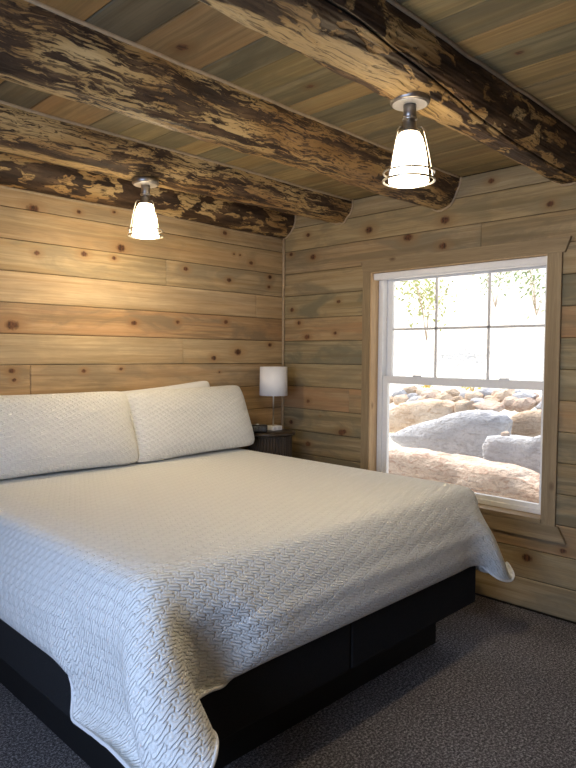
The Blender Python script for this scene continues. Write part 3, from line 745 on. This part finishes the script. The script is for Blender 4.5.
# ------------------------------------------------------------------ ceiling lights
def opal():
    M = Mat('lit_opal_glass', .3, .5); M.color((.9, .88, .82))
    lp = M.n('ShaderNodeLayerWeight')
    M.b.inputs['Emission Color'].default_value = (1, .80, .52, 1); M.b.inputs['Emission Strength'].default_value = 14
    return M.m
M_OPAL = opal()
M_BULB = Mat('lit_bulb'); M_BULB.b.inputs['Emission Color'].default_value = (1, .80, .52, 1); M_BULB.b.inputs['Emission Strength'].default_value = 30; M_BULB = M_BULB.m
M_CANOPY_LIT = simple('nickel_lit_tone', (.72, .68, .62), .5, metal=.6, nscale=90, amt=.05, bump=0)  # lightened metal tone for the lamplit canopy underside
def fixture(loc, s, label):
    t = empty('ceiling_light', loc); tag(t, label, 'ceiling light', 'caged ceiling lights hung under the log beams')
    t.scale = (s, s, s)
    bm = bmesh.new(); lathe(bm, [(.004, .012), (.072, .012), (.074, .006), (.074, -.010), (.069, -.016), (.004, -.016)], 56, cap=True); cn = obj('canopy', bm, M_DARKMET, t, True)
    bm = bmesh.new(); lathe(bm, [(.004, -.0165), (.064, -.0165), (.0655, -.0185), (.062, -.0195), (.004, -.0195)], 48, cap=True); tag(obj('canopy_lit_disc', bm, M_CANOPY_LIT, cn, True), 'pale disc added for the lamplit underside of the canopy')  # added disc, lamplight on the canopy underside put into its pale colour
    bm = bmesh.new(); lathe(bm, [(.024, -.016), (.0245, -.062), (.022, -.066), (.015, -.067), (.012, -.076), (.018, -.080), (.025, -.082), (.026, -.112), (.040, -.118), (.040, -.124)], 40, cap=True); st = obj('stem', bm, M_DARKMET, t, True)
    bm = bmesh.new(); lathe(bm, [(.021, -.066), (.028, -.068), (.028, -.074), (.021, -.076)], 32, cap=True); obj('collar', bm, M_CHROME, st, True)
    # bell shaped opal shade
    pf = [(.018, -.112), (.036, -.122), (.048, -.142), (.057, -.170), (.064, -.205), (.069, -.245), (.073, -.290), (.0745, -.300)]
    bm = bmesh.new(); lathe(bm, pf+[(r-.004, z) for r, z in pf[::-1]], 56)
    obj('glass_shade', bm, M_OPAL, t, True)
    bm = bmesh.new(); lathe(bm, [(.010, -.15), (.016, -.17), (.032, -.22), (.034, -.245), (.026, -.268), (.008, -.278)], 28, cap=True); obj('bulb', bm, M_BULB, t, True)
    # wire cage: ring at the rim, smaller ring above it, three hoops down from the stem
    for nm, R, z, r in (('cage_ring', .095, -.298, .0045), ('cage_ring', .094, -.268, .0038)):
        bm = bmesh.new(); tube(bm, [(R*math.cos(2*PI*i/56), R*math.sin(2*PI*i/56), z) for i in range(56)], r, 8, True); obj(nm, bm, M_CHROME, t, True)
    for a in (math.radians(285), math.radians(165), math.radians(45)):
        pts = [(.030, -.108), (.046, -.107), (.056, -.118), (.066, -.155), (.078, -.21), (.088, -.262), (.094, -.298)]
        bm = bmesh.new(); tube(bm, [(r*math.cos(a), r*math.sin(a), z) for r, z in pts], .0030, 8); obj('cage_wire', bm, M_CHROME, t, True)
    ld = bpy.data.lights.new('bulb_light', 'POINT'); ld.energy = 21; ld.color = (1, .83, .55); ld.shadow_soft_size = .05
    lo = bpy.data.objects.new('bulb_light', ld); link(lo, t); lo.location = (0, 0, -.335)
    return t
fixture((-1.610, -2.295, 2.492), 1.02, 'larger-looking lit ceiling light on the nearest log beam, close to the window')
fixture((-1.690, -.600, 2.478), 1.0, 'smaller-looking lit ceiling light above the pillows')

# ------------------------------------------------------------------ outside
def ground():
    M = Mat('pale_sandy_slope', .95, .05); co = M.coord()
    M.color(M.mix(M.ramp(M.noise(co, .8, 5), [(.4, 0.), (.65, 1.)]), (.74, .69, .60), (.86, .82, .74))); M.bump(M.noise(co, 12, 5), .05)
    bm = bmesh.new(); nx, ny = 70, 60; g = []
    for i in range(nx+1):
        row = []
        for j in range(ny+1):
            x = .2+34*(i/nx)**1.8; y = -14+38*j/ny
            h = -.35+ (0 if x < 3.2 else (x-3.2)*.9 if x < 4.3 else .99+(x-4.3)*.34)
            h += noise.noise(Vector((x*.5, y*.5, 0)))*.12*min(1, x/3)
            row.append(bm.verts.new((x, y, h)))
        g.append(row)
    for i in range(nx):
        for j in range(ny): bm.faces.new((g[i][j], g[i+1][j], g[i+1][j+1], g[i][j+1]))
    o = obj('ground', bm, M.m, smooth=True); tag(o, kind='structure'); return o
ground()
bm = bmesh.new(); box(bm, -34, X0-.3, -20, 20, -.5, -.35)
tag(obj('ground', bm, simple('far_ground', (.45, .42, .36), .9)), kind='structure')

R_GREY = rock_material('grey_granite', (.46, .47, .50), (.58, .58, .60), (.40, .39, .40))
R_TAN = rock_material('tan_sandstone', (.66, .50, .36), (.78, .68, .56), (.50, .34, .22))
R_PINK = rock_material('pink_sandstone', (.60, .46, .36), (.72, .60, .50), (.48, .31, .23), 1.3)
R_BROWN = rock_material('brown_stone', (.50, .38, .28), (.62, .50, .38), (.38, .27, .19))
def boulder(X, depth, pts, mat, label, seed, top_back=.0, cat='rock', group=None, lean=.15, amp=.035, cuts=2, smooth=True):
    """solid stone: an outline in the y-z plane at distance X, swollen to the front and carried back by its depth"""
    cy = sum(p[0] for p in pts)/len(pts); cz = sum(p[1] for p in pts)/len(pts)
    bm = bmesh.new(); rings = []
    prof = [(-.16*depth, .45), (-.10*depth, .80), (0, .985), (.12*depth, 1.0), (.5*depth, .97), (.85*depth, .85), (depth, .5)]
    # resample the outline so the stone subdivides evenly
    q = []
    for a, b in zip(pts, pts[1:]+pts[:1]):
        n = max(1, int(math.hypot(a[0]-b[0], a[1]-b[1])/.09))
        q += [(a[0]+(b[0]-a[0])*k/n, a[1]+(b[1]-a[1])*k/n) for k in range(n)]
    for dx, s in prof:
        rings.append([bm.verts.new((dx, (y-cy)*s, (z-cz)*s+lean*dx)) for y, z in q])
    n = len(q)
    for a, b in zip(rings, rings[1:]):
        for i in range(n): bm.faces.new((a[i], a[(i+1) % n], b[(i+1) % n], b[i]))
    for ring, sx in ((rings[0], -.20*depth), (rings[-1], 1.02*depth)):
        c = bm.verts.new((sx, 0, lean*sx))
        for i in range(n): bm.faces.new((ring[i], ring[(i+1) % n], c))
    bmesh.ops.subdivide_edges(bm, edges=bm.edges[:], cuts=cuts, use_grid_fill=True)
    for v in bm.verts:
        p = v.co*2.3+Vector((seed*7, seed*3, 0)); d = noise.noise(p)*amp*1.6+noise.noise(p*3.1)*amp*.8+abs(noise.noise(p*1.2))*amp-.4*amp+noise.voronoi(p*1.3)[0][0]*amp*1.4-abs(noise.noise(p*7))*amp*.5
        v.co += v.co.normalized()*d*min(1, v.co.length*2.2)
    o = obj('boulder', bm, mat, smooth=smooth); o.location = (X, cy, cz)
    tag(o, label, cat, group); return o
boulder(1.80, .5, [(.60, .44), (.35, .51), (.14, .54), (-.15, .52), (-.59, .49), (-1.02, .47), (-1.26, .42), (-1.50, .34), (-1.9, .25), (-1.9, -.38), (.7, -.38)], R_PINK, 'broad pinkish boulder across the bottom of the window view, nearest the glass', 1, lean=.02)
boulder(2.75, .48, [(.91, .53), (.58, .68), (.17, .82), (-.09, .89), (-.33, .91), (-.52, .87), (-.58, .80), (-.56, .62), (-.52, .40), (-.40, .22), (0, .18), (.57, .38), (.82, .46)], R_GREY, 'large blue-grey wedge shaped boulder in the middle of the window view', 2, lean=.05, amp=.02)
boulder(3.45, .35, [(1.45, .72), (1.23, .86), (1.01, .92), (.60, .93), (.47, .86), (.46, .70), (.60, .55), (1.05, .45), (1.42, .45)], R_TAN, 'tan boulder with a bright top at the upper left of the window view', 3)
boulder(3.5, .22, [(.44, .93), (.28, .93), (.25, .86), (.28, .76), (.44, .72)], R_BROWN, 'small brown boulder wedged between the tan and blue-grey boulders', 4)
boulder(3.38, .3, [(-.35, .78), (-.43, .84), (-.60, .88), (-.80, .90), (-1.1, .86), (-1.15, .62), (-.9, .52), (-.5, .52), (-.36, .62)], R_BROWN, 'rounded brown boulder at the right of the window view, below the rubble', 5)
boulder(2.40, .26, [(-.55, .58), (-.60, .67), (-.78, .70), (-1.0, .70), (-1.16, .75), (-1.5, .70), (-1.55, .25), (-1.03, .2), (-.8, .25), (-.6, .35), (-.56, .46)], R_GREY, 'pale grey boulder at the lower right of the window view, above the pinkish one', 6, lean=.1)
boulder(2.45, .07, [(-.70, .735), (-.735, .75), (-.77, .735), (-.775, .70), (-.70, .70)], R_PINK, 'fist-sized pale stone resting on the lower right grey boulder', 7, amp=.006)
boulder(3.35, .3, [(.12, .93), (.01, .955), (-.18, .90), (-.21, .855), (-.07, .855)], R_PINK, 'flat pale stone slab lying on top of the blue-grey boulder', 8, amp=.01)
rs = np.random.RandomState(12); rub = []
for i in range(40):
    y = 1.7-3.1*(i/40)+rs.randn()*.04; s = .06+rs.rand()*.08; row = i % 3
    X = 3.75+row*.14+rs.rand()*.08; z = .90+row*.05+rs.rand()*.03-(.04 if y > .5 else 0)
    n = 7; pts = [(y+s*1.2*math.cos(a)*(.8+.4*rs.rand()), z+s*.75*math.sin(a)*(.8+.4*rs.rand())) for a in np.linspace(0, 2*PI, n, endpoint=False)]
    mi = rs.randint(4)
    b_ = boulder(X, s*1.8, pts, (R_TAN, R_GREY, R_BROWN, R_PINK)[mi], 'x', 20+i, cat='rock', group='rubble above the boulders', amp=.03, cuts=1, smooth=False)
    rub.append((-y, mi, b_))
ORD = ['leftmost', 'second from the left', 'third from the left', 'fourth from the left', 'fifth from the left', 'sixth from the left', 'seventh from the left', 'eighth from the left', 'ninth from the left', 'tenth from the left', 'eleventh from the left', 'twelfth from the left', 'thirteenth from the left', 'fourteenth from the left', 'fifteenth from the left', 'sixteenth from the left', 'seventeenth from the left']
for mi, cn in enumerate(('tan', 'grey', 'dark brown', 'pinkish')):
    for k, q in enumerate(sorted([r for r in rub if r[1] == mi], key=lambda r: r[0])): q[2]['label'] = 'small %s rubble stone, %s of the %s ones' % (cn, ORD[k], cn)

# shrubs on the bright slope
def shrub(name, loc, h, w, n, mat, label, cat, seed, stems=7):
    t = empty(name, loc); tag(t, label, cat, 'plants on the bright slope'); r = random.Random(seed)
    bm = bmesh.new(); tips = []
    for k in range(stems):
        a = r.uniform(0, 2*PI); d = r.uniform(.1, 1)*w; hh = h*r.uniform(.55, 1)
        pts = [Vector((0, 0, 0)), Vector((d*.3*math.cos(a), d*.3*math.sin(a), hh*.45)), Vector((d*.7*math.cos(a), d*.7*math.sin(a), hh*.8)), Vector((d*math.cos(a), d*math.sin(a), hh))]
        tube(bm, pts, .006, 6); tips += [(pts[1]+(pts[2]-pts[1])*r.random()) for _ in range(4)]+[(pts[2]+(pts[3]-pts[2])*r.random()) for _ in range(6)]
    obj('stem', bm, R_BROWN, t)
    bm = bmesh.new()
    for k in range(n):
        c = r.choice(tips)+Vector((r.gauss(0, .2), r.gauss(0, .2), r.gauss(0, .16)))*h*.8
        q = Vector((r.uniform(-1, 1), r.uniform(-1, 1), r.uniform(-.3, 1))).normalized(); s = r.uniform(.03, .06)*h**.3
        u = q.orthogonal().normalized(); v = q.cross(u)
        p = [c-v*s, c+u*s*.42-v*s*.1+q*s*.1, c+v*s, c-u*s*.42-v*s*.1+q*s*.1]
        bm.faces.new([bm.verts.new(x) for x in p])
    obj('foliage', bm, mat, t)
    return t
M_LEAF = simple('yellow_green_leaves', (.42, .46, .16), .6, nscale=3, amt=.35, bump=0)
M_LEAF2 = simple('dusty_green_leaves', (.30, .38, .18), .6, nscale=3, amt=.3, bump=0)
M_FLOW = simple('yellow_blossom', (.80, .62, .10), .6, nscale=3, amt=.2, bump=0)
shrub('bush', (7.0, 3.1, .9+.9), 1.35, .5, 420, M_LEAF, 'yellow-green bush high on the slope in the left upper pane', 'bush', 1)
shrub('bush', (8.4, 1.55, 2.3), 1.3, .6, 300, M_LEAF2, 'sparse dusty green bush at the upper right of the window', 'bush', 2)
shrub('bush', (9.6, 3.0, 2.6), 1.0, .5, 200, M_LEAF2, 'sparse dusty green bush behind the middle upper pane', 'bush', 3)
shrub('flower_clump', (4.6, 1.55, .95), .20, .12, 60, M_FLOW, 'small yellow plant above the tan boulder', 'plant', 4, 4)
shrub('flower_clump', (4.6, .85, .95), .22, .2, 70, M_FLOW, 'small yellow plant above the blue-grey boulder', 'plant', 5, 4)
